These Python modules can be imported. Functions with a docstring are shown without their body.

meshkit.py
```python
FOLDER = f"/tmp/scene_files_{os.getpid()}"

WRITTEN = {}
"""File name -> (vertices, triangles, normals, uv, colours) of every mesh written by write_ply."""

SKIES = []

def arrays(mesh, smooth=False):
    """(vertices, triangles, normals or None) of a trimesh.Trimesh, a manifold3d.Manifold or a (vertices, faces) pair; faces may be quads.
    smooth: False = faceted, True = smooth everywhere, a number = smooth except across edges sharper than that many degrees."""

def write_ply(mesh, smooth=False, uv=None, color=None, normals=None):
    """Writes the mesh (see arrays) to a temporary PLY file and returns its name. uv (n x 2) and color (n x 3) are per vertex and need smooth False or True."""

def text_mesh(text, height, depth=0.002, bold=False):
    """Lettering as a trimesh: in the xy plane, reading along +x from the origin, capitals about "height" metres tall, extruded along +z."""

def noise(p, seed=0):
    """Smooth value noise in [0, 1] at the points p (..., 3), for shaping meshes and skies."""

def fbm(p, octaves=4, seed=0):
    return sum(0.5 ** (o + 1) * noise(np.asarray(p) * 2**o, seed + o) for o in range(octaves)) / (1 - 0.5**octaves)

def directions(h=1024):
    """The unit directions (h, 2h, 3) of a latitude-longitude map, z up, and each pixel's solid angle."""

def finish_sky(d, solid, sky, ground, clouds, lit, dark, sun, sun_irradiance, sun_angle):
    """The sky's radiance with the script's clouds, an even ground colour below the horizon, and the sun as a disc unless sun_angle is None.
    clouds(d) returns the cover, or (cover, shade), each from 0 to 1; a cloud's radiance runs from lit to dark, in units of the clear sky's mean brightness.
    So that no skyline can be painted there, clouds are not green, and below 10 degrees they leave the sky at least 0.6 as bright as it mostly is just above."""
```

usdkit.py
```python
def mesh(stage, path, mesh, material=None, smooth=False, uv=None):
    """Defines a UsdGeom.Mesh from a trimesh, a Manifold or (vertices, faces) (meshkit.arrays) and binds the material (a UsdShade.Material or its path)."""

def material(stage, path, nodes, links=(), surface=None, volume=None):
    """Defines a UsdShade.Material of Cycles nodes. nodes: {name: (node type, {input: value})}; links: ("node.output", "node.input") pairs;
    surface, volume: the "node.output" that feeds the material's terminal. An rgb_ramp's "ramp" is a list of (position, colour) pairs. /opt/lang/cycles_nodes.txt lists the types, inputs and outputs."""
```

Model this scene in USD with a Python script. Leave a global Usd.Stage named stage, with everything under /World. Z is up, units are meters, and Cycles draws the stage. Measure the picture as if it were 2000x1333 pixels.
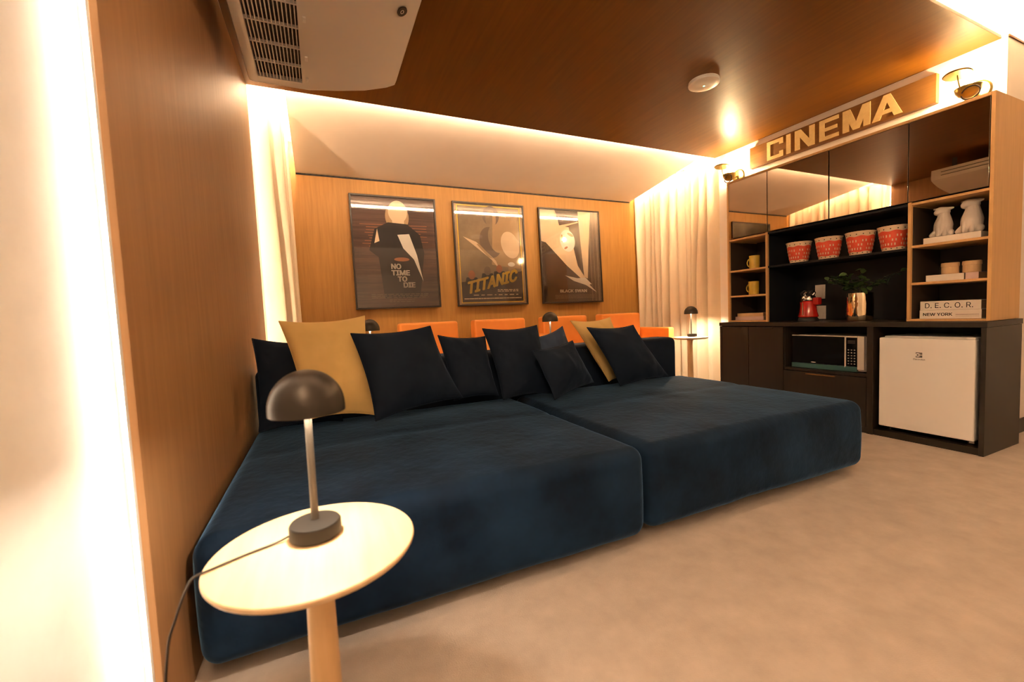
import math, numpy as np, trimesh
from pxr import Usd, UsdGeom, UsdLux, UsdShade, Gf, Sdf
from shapely.geometry import Polygon, Point, box as sbox
from shapely.ops import unary_union
import usdkit, meshkit

stage = Usd.Stage.CreateInMemory()
UsdGeom.SetStageUpAxis(stage, UsdGeom.Tokens.z)
UsdGeom.SetStageMetersPerUnit(stage, 1.0)
UsdGeom.Xform.Define(stage, '/World')
UsdGeom.Scope.Define(stage, '/World/Looks')

# ------------------------------------------------------------------ camera, light levels, exposure
FPX, YAW, PITCH, ROLL, EYE = 826.44, .4231, -.0607, -.0431, (0.0, 0.0, 1.0)
EXPOSURE = 1.95
WARM = (1.0, .68, .42)
COVE, CURTAIN_LED, CURTAIN_LEFT, PANEL_FAR, PANEL_NEAR, NEAR_COVE, LEFT_COVE = 28.0, 100.0, 90.0, 22.0, 12.5, 98.0, 128.0
LAMP_LEVEL, RIGHT_LAMP, SCONCE_LEVEL = 200.0, 520.0, 270.0
cam = UsdGeom.Camera.Define(stage, '/World/camera')
cam.CreateHorizontalApertureAttr(36.0)
cam.CreateVerticalApertureAttr(36.0 * 1333 / 2000)
cam.CreateFocalLengthAttr(36.0 * FPX / 2000)
cam.CreateClippingRangeAttr(Gf.Vec2f(.02, 60))
cam.CreateFStopAttr(2.8)
cam.CreateFocusDistanceAttr(3.2)
cam.CreateExposureAttr(EXPOSURE)
cy, sy, cp, sp = math.cos(YAW), math.sin(YAW), math.cos(PITCH), math.sin(PITCH)
fwd = np.array([sy * cp, cy * cp, sp]); r0 = np.array([cy, -sy, 0]); u0 = np.cross(r0, fwd)
rt = math.cos(ROLL) * r0 + math.sin(ROLL) * u0
up = -math.sin(ROLL) * r0 + math.cos(ROLL) * u0
cam.AddTransformOp().Set(Gf.Matrix4d(*rt, 0, *up, 0, *(-fwd), 0, *EYE, 1))

# ------------------------------------------------------------------ materials
def mat(name, nodes, links=(), surface='p.BSDF'):
    return usdkit.material(stage, f'/World/Looks/{name}', nodes, links, surface=surface)

def plain(name, col, rough=.5, **kw):
    return mat(name, {'p': ('principled_bsdf', {'base_color': col, 'roughness': rough, **kw})})

def glow(name, strength, col=WARM):
    return mat(name, {'e': ('emission', {'color': col, 'strength': strength})}, surface='e.emission')

def mottled(name, c1, c2, scale, rough=.6, bump=0.0, stretch=(1, 1, 1), detail=4, bscale=None, bdist=.01, **kw):
    nodes = {'t': ('texture_coordinate', {}), 'm': ('mapping', {'scale': stretch}),
             'n': ('noise_texture', {'scale': scale, 'detail': detail, 'roughness': .6}),
             'r': ('rgb_ramp', {'ramp': [(.3, c1), (.7, c2)]}),
             'p': ('principled_bsdf', {'roughness': rough, **kw})}
    links = [('t.object', 'm.vector'), ('m.vector', 'n.vector'), ('n.fac', 'r.fac'), ('r.color', 'p.base_color')]
    if bump:
        nodes['n2'] = ('noise_texture', {'scale': bscale or scale * 4, 'detail': 3})
        nodes['b'] = ('bump', {'strength': bump, 'distance': bdist})
        links += [('m.vector', 'n2.vector'), ('n2.fac', 'b.height'), ('b.normal', 'p.normal')]
    return mat(name, nodes, links)

M = {}
M['plaster'] = mottled('plaster', (.80, .74, .67), (.83, .77, .70), 3, .85)
M['marbled'] = mottled('marbled', (.70, .68, .67), (.86, .85, .84), 2.2, .6, detail=6)
M['floor'] = mottled('carpet', (.39, .333, .286), (.48, .413, .356), 8, .95, bump=.25, detail=8, bscale=260, bdist=.004)
M['oak_wall'] = mottled('oak_wall', (.37, .185, .040), (.46, .24, .056), 7, .5, stretch=(6, 6, .35), detail=6)
M['oak_panel'] = mottled('oak_panel', (.30, .16, .068), (.37, .205, .092), 7, .5, stretch=(6, 6, .35), detail=6, specular_ior_level=.35)
M['oak_ceiling'] = mottled('oak_ceiling', (.130, .047, .0035), (.170, .064, .005), 7, .42, stretch=(6, .35, 6), detail=6, specular_ior_level=.2)
M['oak_sign'] = mottled('oak_sign', (.17, .075, .016), (.22, .10, .024), 7, .5, stretch=(6, .35, 6), detail=6)
M['oak_cabinet'] = mottled('oak_cabinet', (.57, .335, .13), (.65, .39, .16), 6, .5, stretch=(5, 5, .4), detail=6)
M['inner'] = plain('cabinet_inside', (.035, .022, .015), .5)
M['navy_back'] = plain('navy_back', (.0055, .007, .0095), .5, specular_ior_level=.25)
M['black_wood'] = mottled('black_wood', (.0145, .0098, .006), (.020, .0135, .0085), 8, .48, stretch=(5, 5, .4), detail=5)
M['mirror'] = plain('bronze_mirror', (.60, .50, .40), .015, metallic=1.0)
M['gap'] = plain('gap_black', (.008, .007, .006), .6)
M['gold'] = mottled('gold_paint', (.74, .55, .24), (.82, .63, .30), 30, .45)
M['brass'] = plain('brass', (.27, .19, .055), .34, metallic=1.0)
M['black_metal'] = plain('black_metal', (.035, .028, .022), .38, metallic=.4)
M['lamp_pole'] = plain('lamp_pole', (.16, .14, .115), .4, metallic=.5)
M['lamp_base'] = plain('lamp_base', (.018, .016, .014), .5, specular_ior_level=.3)
M['white_inside'] = plain('white_enamel', (.8, .76, .7), .5)
M['white_plastic'] = plain('white_plastic', (.80, .79, .77), .35)
M['ac_white'] = plain('conditioner_white', (.72, .70, .68), .32)
M['ac_dark'] = plain('conditioner_dark', (.03, .022, .018), .6)
M['fridge_white'] = plain('fridge_white', (.88, .86, .83), .35)
M['grey_print'] = plain('grey_print', (.12, .11, .10), .5)
M['green_led'] = glow('green_led', 1.2, (.25, 1.0, .35))
M['birch'] = mottled('pale_wood', (.66, .46, .26), (.74, .54, .32), 8, .45, stretch=(6, .5, 6), detail=5)
M['birch_leg'] = mottled('pale_wood_leg', (.60, .38, .18), (.68, .45, .23), 8, .45, stretch=(6, 6, .5), detail=5)
M['navy'] = mottled('navy_velvet', (.0018, .0048, .0115), (.0085, .0265, .064), 3.4, .75, bump=.22, detail=6, bscale=26, bdist=.012,
                    sheen_weight=.8, sheen_roughness=.28, sheen_tint=(.17, .36, .68), specular_ior_level=.1)
M['navy_pillow'] = mottled('navy_cushion', (.006, .0115, .024), (.010, .019, .038), 5, .7, bump=.1, bscale=90, bdist=.006,
                           sheen_weight=.3, sheen_roughness=.4, sheen_tint=(.16, .28, .5), specular_ior_level=.1)
M['blue_pillow'] = mottled('blue_cushion', (.02, .035, .075), (.03, .055, .11), 5, .7, bump=.1, bscale=90, bdist=.006,
                           sheen_weight=.3, sheen_tint=(.3, .4, .6), specular_ior_level=.25)
M['mustard'] = mottled('mustard_cushion', (.70, .48, .165), (.77, .54, .205), 6, .75, bump=.12, bscale=110, bdist=.006, sheen_weight=.25, sheen_tint=(1, .8, .5))
M['orange'] = mottled('orange_leather', (.80, .29, .055), (.86, .34, .07), 5, .42, bump=.08, bscale=120, bdist=.004)
M['dark_foot'] = plain('dark_foot', (.02, .016, .013), .5)
M['curtain'] = mottled('linen', (.78, .66, .50), (.81, .69, .525), 20, .9, stretch=(1, 1, .2), bump=.1, bscale=180, bdist=.003)
M['frame'] = plain('poster_frame', (.022, .012, .008), .35)
M['glass'] = mat('picture_glass', {'f': ('fresnel', {'IOR': 1.5}), 't': ('transparent_bsdf', {'color': (1, 1, 1)}),
                 'g': ('glossy_bsdf', {'color': (1, 1, 1), 'roughness': .045}), 'x': ('mix_closure', {})},
                 [('f.fac', 'x.fac'), ('t.BSDF', 'x.closure1'), ('g.BSDF', 'x.closure2')], surface='x.closure')
M['print_plum'] = mottled('print_plum', (.060, .030, .024), (.15, .075, .050), 3, .6, stretch=(.5, 1, 14), detail=3)
M['print_taupe'] = mottled('print_taupe', (.20, .14, .085), (.38, .28, .17), 2.5, .6)
M['print_brown'] = mottled('print_brown', (.045, .026, .018), (.085, .050, .036), 3, .6)
M['ink_cream'] = plain('ink_cream', (.80, .62, .42), .6)
M['ink_white'] = plain('ink_white', (.85, .80, .72), .6)
M['ink_yellow'] = plain('ink_yellow', (.95, .62, .06), .6)
M['ink_dark'] = plain('ink_dark', (.018, .013, .013), .6)
M['ink_rust'] = plain('ink_rust', (.42, .15, .06), .6)
M['ink_tan'] = plain('ink_tan', (.48, .32, .17), .6)
M['ink_faint'] = plain('ink_faint', (.20, .14, .10), .6)
M['bucket_cream'] = plain('bucket_cream', (.74, .58, .40), .4)
M['bucket_red'] = mottled('bucket_red', (.66, .060, .028), (.78, .110, .050), 12, .35)
M['mug'] = mottled('mug_yellow', (.66, .47, .06), (.74, .54, .09), 9, .3)
M['white_glaze'] = plain('white_glaze', (.62, .56, .50), .55)
M['paper'] = mottled('paper_white', (.76, .70, .62), (.82, .76, .68), 10, .7)
M['paper_pink'] = plain('paper_pink', (.66, .48, .44), .7)
M['page'] = mottled('page_block', (.35, .22, .13), (.50, .34, .20), 60, .8, stretch=(.2, .2, 4))
M['tan_box'] = mottled('tan_box', (.58, .38, .20), (.66, .45, .25), 10, .6, stretch=(2, 2, .5))
M['red_enamel'] = plain('red_enamel', (.50, .014, .008), .18, coat_weight=.6)
M['chrome'] = plain('chrome', (.62, .60, .57), .18, metallic=1.0)
M['mirror_gold'] = mat('mercury_glass', {'t': ('texture_coordinate', {}), 'm': ('mapping', {'scale': (1, 1, .35)}), 'n': ('noise_texture', {'scale': 24, 'detail': 2}),
                       'b': ('bump', {'strength': .35, 'distance': .012}), 'p': ('principled_bsdf', {'base_color': (.80, .66, .46), 'metallic': 1.0, 'roughness': .06})},
                       [('t.object', 'm.vector'), ('m.vector', 'n.vector'), ('n.fac', 'b.height'), ('b.normal', 'p.normal')])
M['leaf'] = mottled('leaf', (.022, .055, .012), (.055, .105, .028), 14, .4)
M['stem'] = plain('stem', (.05, .06, .02), .6)
M['oven_glass'] = plain('oven_glass', (.006, .006, .006), .08)
M['oven_white'] = plain('oven_white', (.66, .60, .53), .35)
M['teal'] = plain('teal_trim', (.045, .12, .12), .3)
M['key'] = plain('key_print', (.30, .28, .25), .5)
M['baseboard'] = plain('baseboard_black', (.012, .010, .009), .4)
M['bulb'] = glow('bulb_glow', LAMP_LEVEL, (1.0, .80, .60))
M['right_bulb'] = glow('right_bulb', RIGHT_LAMP, (1.0, .76, .50))
M['sconce_bulb'] = glow('sconce_bulb', SCONCE_LEVEL, (1.0, .70, .36))
for k, s in dict(cove=COVE, curtain_led=CURTAIN_LED, curtain_left=CURTAIN_LEFT, panel_far=PANEL_FAR, panel_near=PANEL_NEAR, near_cove=NEAR_COVE, left_cove=LEFT_COVE).items():
    M[k + '_e'] = glow(k, s, (1.0, .77, .56) if k == 'panel_near' else WARM)

# ------------------------------------------------------------------ helpers: naming and tagging
USED = {}
def numbered(path):
    n = USED.get(path, 0); USED[path] = n + 1
    return path if n == 0 else f'{path}_{n:03d}'

def tagp(p, label=None, cat=None, group=None, kind=None):
    for k, v in (('label', label), ('category', cat), ('group', group), ('kind', kind)):
        if v: p.SetCustomDataByKey(k, v)
    return p

class Thing:
    def __init__(s, name, label, cat=None, loc=(0, 0, 0), rz=0.0, group=None, kind=None):
        s.path = numbered('/World/' + name); s.loc = np.array(loc, float); s.rz = rz
        s.x = UsdGeom.Xform.Define(stage, s.path)
        s.x.AddTranslateOp().Set(Gf.Vec3d(*map(float, loc)))
        if rz: s.x.AddRotateZOp().Set(float(math.degrees(rz)))
        tagp(s.x.GetPrim(), label, cat, group, kind)
    def part(s, name, mesh, m, smooth=30, label=None, kind=None, parent=None, world=False):
        """adds one mesh prim under the thing (or under one of its parts); world: the mesh is given in world coordinates"""
        path = numbered(f'{parent or s.path}/{name}')
        if world:
            mesh = mesh.copy(); mesh.apply_translation(-s.loc)
        usdkit.mesh(stage, path, mesh, M[m], smooth=smooth)
        tagp(stage.GetPrimAtPath(path), label, None, None, kind)
        return path
    def copy(s, loc, rz=0.0, label=None, group=None):
        base = s.path.rsplit('/', 1)[1]
        path = numbered('/World/' + base)
        x = UsdGeom.Xform.Define(stage, path)
        x.GetPrim().GetReferences().AddInternalReference(s.path)
        x.ClearXformOpOrder()
        x.AddTranslateOp(UsdGeom.XformOp.PrecisionDouble, '').Set(Gf.Vec3d(*map(float, loc)))
        r = x.GetPrim().GetAttribute('xformOp:rotateZ')
        if rz or (r and r.IsValid()):
            x.AddRotateZOp().Set(float(math.degrees(rz)))
        x.GetPrim().SetInstanceable(True)
        tagp(x.GetPrim(), label, None, group)
        return x

def single(name, mesh, m, label, cat=None, group=None, kind=None, smooth=30):
    path = numbered('/World/' + name)
    usdkit.mesh(stage, path, mesh, M[m], smooth=smooth)
    return tagp(stage.GetPrimAtPath(path), label, cat, group, kind)

# ------------------------------------------------------------------ helpers: shapes
cat_ = trimesh.util.concatenate
def _axis(lo, hi, r, seg, n):
    if r <= 0: return np.linspace(lo, hi, n + 1)
    a = r * (1 - np.cos(np.linspace(0, math.pi / 2, seg + 1)))
    return np.concatenate([lo + a, np.linspace(lo + r, hi - r, n + 1)[1:-1], (hi - a)[::-1]])

def rbox(lo, hi, r=.004, seg=2, n=(1, 1, 1), fn=None):
    """a box with rounded edges on a grid; n = divisions of the flat middle; fn displaces the points"""
    lo, hi = np.array(lo, float), np.array(hi, float)
    r = min(r, .499 * (hi - lo).min())
    A = [_axis(lo[k], hi[k], r, seg, n[k]) for k in range(3)]
    vs, fs, off = [], [], 0
    for k in range(3):
        i, j = (k + 1) % 3, (k + 2) % 3
        U, V = np.meshgrid(A[i], A[j], indexing='ij')
        for side in (0, 1):
            P = np.zeros(U.shape + (3,)); P[..., i] = U; P[..., j] = V; P[..., k] = (lo, hi)[side][k]
            a, b = U.shape
            idx = np.arange(a * b).reshape(a, b) + off
            q = np.stack([idx[:-1, :-1], idx[1:, :-1], idx[1:, 1:], idx[:-1, 1:]], -1).reshape(-1, 4)
            if side == 0: q = q[:, ::-1]
            vs.append(P.reshape(-1, 3)); fs.append(q); off += a * b
    V, F = np.vstack(vs), np.vstack(fs)
    key, inv = np.unique(np.round(V, 6), axis=0, return_inverse=True)
    V, F = key, inv.reshape(-1)[F]
    q = np.clip(V, lo + r, hi - r); d = V - q
    L = np.linalg.norm(d, axis=1, keepdims=True)
    V = np.where(L > 1e-9, q + d / np.maximum(L, 1e-9) * r, V)
    if fn is not None: V = fn(V, np.where(L > 1e-9, d / np.maximum(L, 1e-9), 0))
    F = np.vstack([F[:, [0, 1, 2]], F[:, [0, 2, 3]]])
    return trimesh.Trimesh(V, F, process=False)

def bx(x0, x1, y0, y1, z0, z1, r=.003):
    return rbox((min(x0, x1), min(y0, y1), min(z0, z1)), (max(x0, x1), max(y0, y1), max(z0, z1)), r, 1 if r < .006 else 3)

def lathe(profile, n=40):
    """profile: (radius, z) pairs from bottom to top, closed at the axis"""
    m = trimesh.creation.revolve(np.array(profile, float), sections=n)
    if m.volume < 0: m.invert()
    return m

def tube(pts, r, n=10, sm=0):
    """a swept round bar through points; sm: Catmull-Rom subdivisions"""
    p = np.array(pts, float)
    if sm:
        q = np.vstack([2 * p[0] - p[1], p, 2 * p[-1] - p[-2]]); out = []
        for i in range(1, len(q) - 2):
            for t in np.linspace(0, 1, sm, endpoint=False):
                out.append(.5 * (2 * q[i] + (q[i + 1] - q[i - 1]) * t + (2 * q[i - 1] - 5 * q[i] + 4 * q[i + 1] - q[i + 2]) * t ** 2 + (3 * q[i] - q[i - 1] - 3 * q[i + 1] + q[i + 2]) * t ** 3))
        p = np.array(out + [p[-1]])
    rr = np.broadcast_to(np.asarray(r, float), (len(p),)) if np.ndim(r) == 0 or len(r) == len(p) else np.interp(np.linspace(0, 1, len(p)), np.linspace(0, 1, len(r)), r)
    t = np.gradient(p, axis=0); t /= np.linalg.norm(t, axis=1, keepdims=True)
    a = np.cross(t[0], [0, 0, 1.0] if abs(t[0][2]) < .9 else [1.0, 0, 0]); a /= np.linalg.norm(a)
    th = np.linspace(0, 2 * math.pi, n, endpoint=False); rings = []
    for i in range(len(p)):
        a = a - t[i] * (a @ t[i]); a /= np.linalg.norm(a); b = np.cross(t[i], a)
        rings.append(p[i] + rr[i] * (np.cos(th)[:, None] * a + np.sin(th)[:, None] * b))
    V = np.vstack(rings + [p[:1], p[-1:]]); F = []
    for i in range(len(p) - 1):
        for k in range(n):
            k2 = (k + 1) % n
            F += [[i * n + k, i * n + k2, (i + 1) * n + k2], [i * n + k, (i + 1) * n + k2, (i + 1) * n + k]]
    c0, c1, e = len(p) * n, len(p) * n + 1, (len(p) - 1) * n
    for k in range(n):
        k2 = (k + 1) % n
        F += [[c0, k2, k], [c1, e + k, e + k2]]
    return trimesh.Trimesh(V, F, process=False)

def plate(shape, depth):
    gs = getattr(shape, 'geoms', [shape])
    return cat_([trimesh.creation.extrude_polygon(g, depth, engine='earcut') for g in gs if g.area > 1e-9])

def placed(mesh, origin, e1, e2):
    e1, e2 = np.array(e1, float), np.array(e2, float)
    T = np.eye(4); T[:3, 0] = e1; T[:3, 1] = e2; T[:3, 2] = np.cross(e1, e2); T[:3, 3] = origin
    m = mesh.copy(); m.apply_transform(T); return m

def on_back(mesh, o): return placed(mesh, o, (1, 0, 0), (0, 0, 1))        # faces -y
def on_right(mesh, o): return placed(mesh, o, (0, -1, 0), (0, 0, 1))      # faces -x

def ellipse(cx, cy_, rx, ry, rot=0, n=40):
    t = np.linspace(0, 2 * math.pi, n, endpoint=False)
    x, y = rx * np.cos(t), ry * np.sin(t); c, s = math.cos(rot), math.sin(rot)
    return Polygon(np.c_[cx + c * x - s * y, cy_ + s * x + c * y])

def text(t, h, depth=.001, bold=False, width=None, shear=0.0, slope=0.0):
    m = meshkit.text_mesh(t, h, depth, bold)
    if width: m.apply_scale([width / (m.bounds[1][0] - m.bounds[0][0]), 1, 1])
    v = m.vertices.copy(); v[:, 0] += shear * v[:, 1]; v[:, 1] += slope * v[:, 0]; m.vertices = v
    return m

# ------------------------------------------------------------------ the setting
H_WOOD, YC, YN, YB, XW = 2.68, 3.50, 1.28, 4.92, 4.20
single('floor', bx(-.70, 5.75, -2.35, 5.1, -.06, 0, 0), 'floor', 'mottled beige carpet floor in front of the navy sofa', 'floor', kind='structure')
t = Thing('ceiling', 'dark oak lowered ceiling panel with cream plaster beyond its lit edges', 'ceiling', kind='structure')
t.part('wood_panel', bx(-.372, XW, YN, YC, H_WOOD, H_WOOD + .022, .002), 'oak_ceiling', label='dark oak lowered ceiling panel')
t.part('plaster_slab', bx(-.70, 5.75, -2.35, 3.285, 2.80, 2.90, 0), 'plaster', label='cream plaster above the near cove')
v = np.array([(x, y, z + dz) for dz in (0, .05) for (y, z) in ((3.28, 2.800), (YB, 2.552)) for x in (-.13, 4.16)])
slope = trimesh.convex.convex_hull(v)
t.part('sloped_panel', slope, 'plaster', label='cream sloping ceiling above the posters')
t.part('top_slab', bx(-.70, 4.6, 3.30, 5.1, 2.86, 2.92, 0), 'plaster')
t = Thing('wall_back', 'orange-brown oak panelled back wall behind the posters', 'wall', kind='structure')
t.part('wood_panel', bx(-.70, 4.6, YB, YB + .1, 0, 2.90, 0), 'oak_wall')
pan = np.array([(x, y, z) for z in (0, H_WOOD) for (x, y) in ((-.392, 1.22), (-.362, YC), (-.406, 1.22), (-.384, YC))])
single('wall_left', trimesh.convex.convex_hull(pan), 'oak_panel', 'brown oak wall panel between two glowing vertical strips', 'wall', kind='structure')
single('wall_left', cat_([bx(-.70, -.455, -2.35, 3.40, 0, 2.90, 0), bx(-.70, -.52, 3.40, 5.1, 0, 2.90, 0)]), 'marbled', 'cream marbled wall at the far left, lit by the glowing strip', 'wall', kind='structure')
t = Thing('wall_right', 'cream wall above the cabinet', 'wall', kind='structure')
t.part('plaster_wall', cat_([bx(XW, XW + .25, 1.60, 3.45, 0, 2.86, 0), bx(XW, XW + .25, 1.25, 1.60, 0, 2.69, 0)]), 'plaster')
t.part('recess_wall', bx(XW + .25, XW + .35, 3.40, 5.1, 0, 2.90, 0), 'plaster')
t.part('return_wall', bx(XW + .25, 5.75, 1.25, 1.60, 0, 2.69, 0), 'plaster', label='cream wall right of the cabinet')
t.part('cove_back', bx(XW + .25, 5.75, 1.60, 1.70, 0, 2.86, 0), 'plaster')
t.part('outer_wall', bx(5.65, 5.75, -2.35, 1.25, 0, 2.86, 0), 'plaster')
single('wall_front', bx(-.70, 5.75, -2.45, -2.35, 0, 2.86, 0), 'plaster', 'cream wall behind the viewpoint', 'wall', kind='structure')
single('baseboard_right', bx(XW + .002, 5.65, 1.235, 1.25, 0, .10, .003), 'baseboard', 'black baseboard on the wall right of the fridge cabinet', 'baseboard', kind='structure')
single('trim_1', bx(XW + .002, 5.65, 1.243, 1.2495, H_WOOD - .004, H_WOOD + .010, .001), 'oak_ceiling', 'thin brown trim under the bright cove at the top right corner', 'trim', kind='structure')
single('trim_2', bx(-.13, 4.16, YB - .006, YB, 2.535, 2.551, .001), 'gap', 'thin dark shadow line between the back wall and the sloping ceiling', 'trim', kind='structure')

# ------------------------------------------------------------------ light strips
def led(label, lo, hi, face, m):
    """a shallow aluminium channel with a glowing diffuser on one face ('z', '-x', ...)"""
    lo, hi = np.array(lo, float), np.array(hi, float)
    k = 'xyz'.index(face[-1]); d = -1 if face[0] == '-' else 1
    c = (lo + hi) / 2
    t = Thing('led_strip', label, 'light strip', (c[0], c[1], lo[2]))
    l1, h1, l2, h2 = lo.copy(), hi.copy(), lo.copy(), hi.copy()
    mid = lo[k] + (.4 if d > 0 else .6) * (hi[k] - lo[k])
    if d > 0: h1[k] = mid; l2[k] = mid
    else: l1[k] = mid; h2[k] = mid
    t.part('channel', rbox(l1, h1, .0005, 1), 'chrome', world=True)
    t.part('diffuser', rbox(l2, h2, .0005, 1), m, world=True, label='glowing diffuser')

zt = H_WOOD + .0225
led('light strip along the far edge of the oak ceiling, above the posters', (-.36, YC - .026, zt), (XW - .01, YC - .010, zt + .034), 'y', 'cove_e')
led('light strip along the near edge of the oak ceiling, at the top right corner', (-.36, YN + .02, zt), (5.60, YN + .035, zt + .010), 'z', 'near_cove_e')
led('vertical light strip on the far edge of the oak wall panel, beside the left curtain', (-.383, YC + .002, .02), (-.365, YC + .010, 2.66), 'y', 'panel_far_e')
led('vertical light strip on the near edge of the oak wall panel, at the far left', (-.424, 1.228, .02), (-.4085, 1.243, 2.66), '-x', 'panel_near_e')
led('light strip hidden above the top of the right curtain', (4.150, 3.52, 2.78), (4.166, 4.90, 2.79), 'x', 'curtain_led_e')
led('light strip hidden above the top of the left curtain', (-.125, 3.62, 2.80), (-.110, 4.90, 2.81), '-x', 'curtain_left_e')
led('light strip along the top of the cream left wall, nearest the viewpoint', (-.450, -2.2, 2.62), (-.438, .20, 2.632), 'x', 'left_cove_e')

# ------------------------------------------------------------------ curtains
def curtain(label, x, amp, y0, y1, z0, z1, seed, flip=1, waves=13, wrap=0.0):
    ny, nz = 320, 26
    u = np.linspace(0, 1, ny); w = np.linspace(0, 1, nz)
    U, W = np.meshgrid(u, w, indexing='ij')
    s = np.stack([U * 9, W * .6, 0 * U], -1)
    wob = (meshkit.fbm(s, 3, seed) - .5)
    ph = 2 * math.pi * (waves * U + 1.1 * wob * (1 + .6 * (1 - W)))
    a = amp * (.62 + .38 * np.sin(2 * math.pi * 2.3 * U + seed)) * (.75 + .25 * (1 - W))
    X = x - wrap * np.exp(-(U * (y1 - y0) / .16) ** 2) + a * flip * (.35 * np.sin(ph) - 1.25 * (np.abs(np.cos(ph / 2)) ** 1.2 * 2 - 1)) + .02 * (meshkit.fbm(s * .5 + 7, 2, seed + 3) - .5)
    Y = y0 + (y1 - y0) * U + .3 * amp * np.cos(ph) * .5
    Z = z0 + (z1 - z0) * W
    A = np.stack([X, Y, Z], -1).reshape(-1, 3); B = A + np.array([flip * .004, 0, 0])
    i = np.arange(ny * nz).reshape(ny, nz)
    q = np.stack([i[:-1, :-1], i[1:, :-1], i[1:, 1:], i[:-1, 1:]], -1).reshape(-1, 4)
    if flip > 0: q = q[:, ::-1]
    n = ny * nz
    F = [q, q[:, ::-1] + n]
    for e in (i[:, 0], i[::-1, -1], i[-1, :], i[0, ::-1]):
        F.append(np.stack([e[:-1], e[1:], e[1:] + n, e[:-1] + n], -1))
    F = np.vstack(F); F = np.vstack([F[:, [0, 1, 2]], F[:, [0, 2, 3]]])
    m = trimesh.Trimesh(np.vstack([A, B]), F, process=False)
    t = Thing('curtain', label, 'curtain', (x, (y0 + y1) / 2, z0))
    t.part('fabric', m, 'curtain', smooth=60, world=True)
    t.part('rail', bx(x - .012, x + .012, y0 + .1, y1, z1 - .004, z1 + .02, .002), 'white_plastic', world=True)
curtain('pleated linen curtain in the right corner behind the small table lamp', 4.300, .080, 3.49, 4.90, .015, 2.74, 5, waves=11)
curtain('pleated linen curtain in the left corner beside the glowing strip', -.215, .055, 3.565, 4.90, .015, 2.74, 11, flip=-1, waves=11, wrap=.20)

# ------------------------------------------------------------------ air conditioner
t = Thing('air_conditioner', 'white under-ceiling air conditioner with slatted intake grille near the left wall', 'air conditioner', (.12, 2.10, 2.324))
Y0, Y1 = 1.50, 2.70
prof = [(-.261, 2.56), (-.267, 2.345), (-.261, 2.3286), (-.240, 2.324), (.027, 2.324), (.055, 2.3286), (.183, 2.347), (.329, 2.374), (.4575, 2.4137), (.508, 2.4384), (.520, 2.464), (.513, 2.56)]
cut = sbox(-.215, 2.30, -.005, 2.35)
shell = Polygon(prof)
def along_y(poly, y0, y1):
    return placed(plate(poly, y1 - y0), (0, y1, 0), (1, 0, 0), (0, 0, 1))
body = cat_([along_y(shell.difference(cut), Y0 + .045, Y1 - .045), along_y(shell, Y0, Y0 + .045), along_y(shell, Y1 - .045, Y1)])
t.part('body', body, 'ac_white', world=True, smooth=35)
t.part('end_cap', along_y(shell, Y1 + .0005, Y1 + .014), 'ac_white', world=True)
t.part('intake', bx(-.215, -.005, Y0 + .046, Y1 - .046, 2.3495, 2.353, 0), 'ac_dark', world=True, label='dark intake behind the grille')
for i in range(13):
    x = -.203 + i * .0157
    t.part('slat', bx(x - .0026, x + .0026, Y0 + .048, Y1 - .048, 2.326, 2.343, .001), 'ac_white', world=True)
for i in range(8):
    y = Y0 + .048 + i * (Y1 - Y0 - .096) / 7
    t.part('rib', bx(-.215, -.005, y - .0035, y + .0035, 2.3235, 2.338, .001), 'ac_white', world=True)
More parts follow.
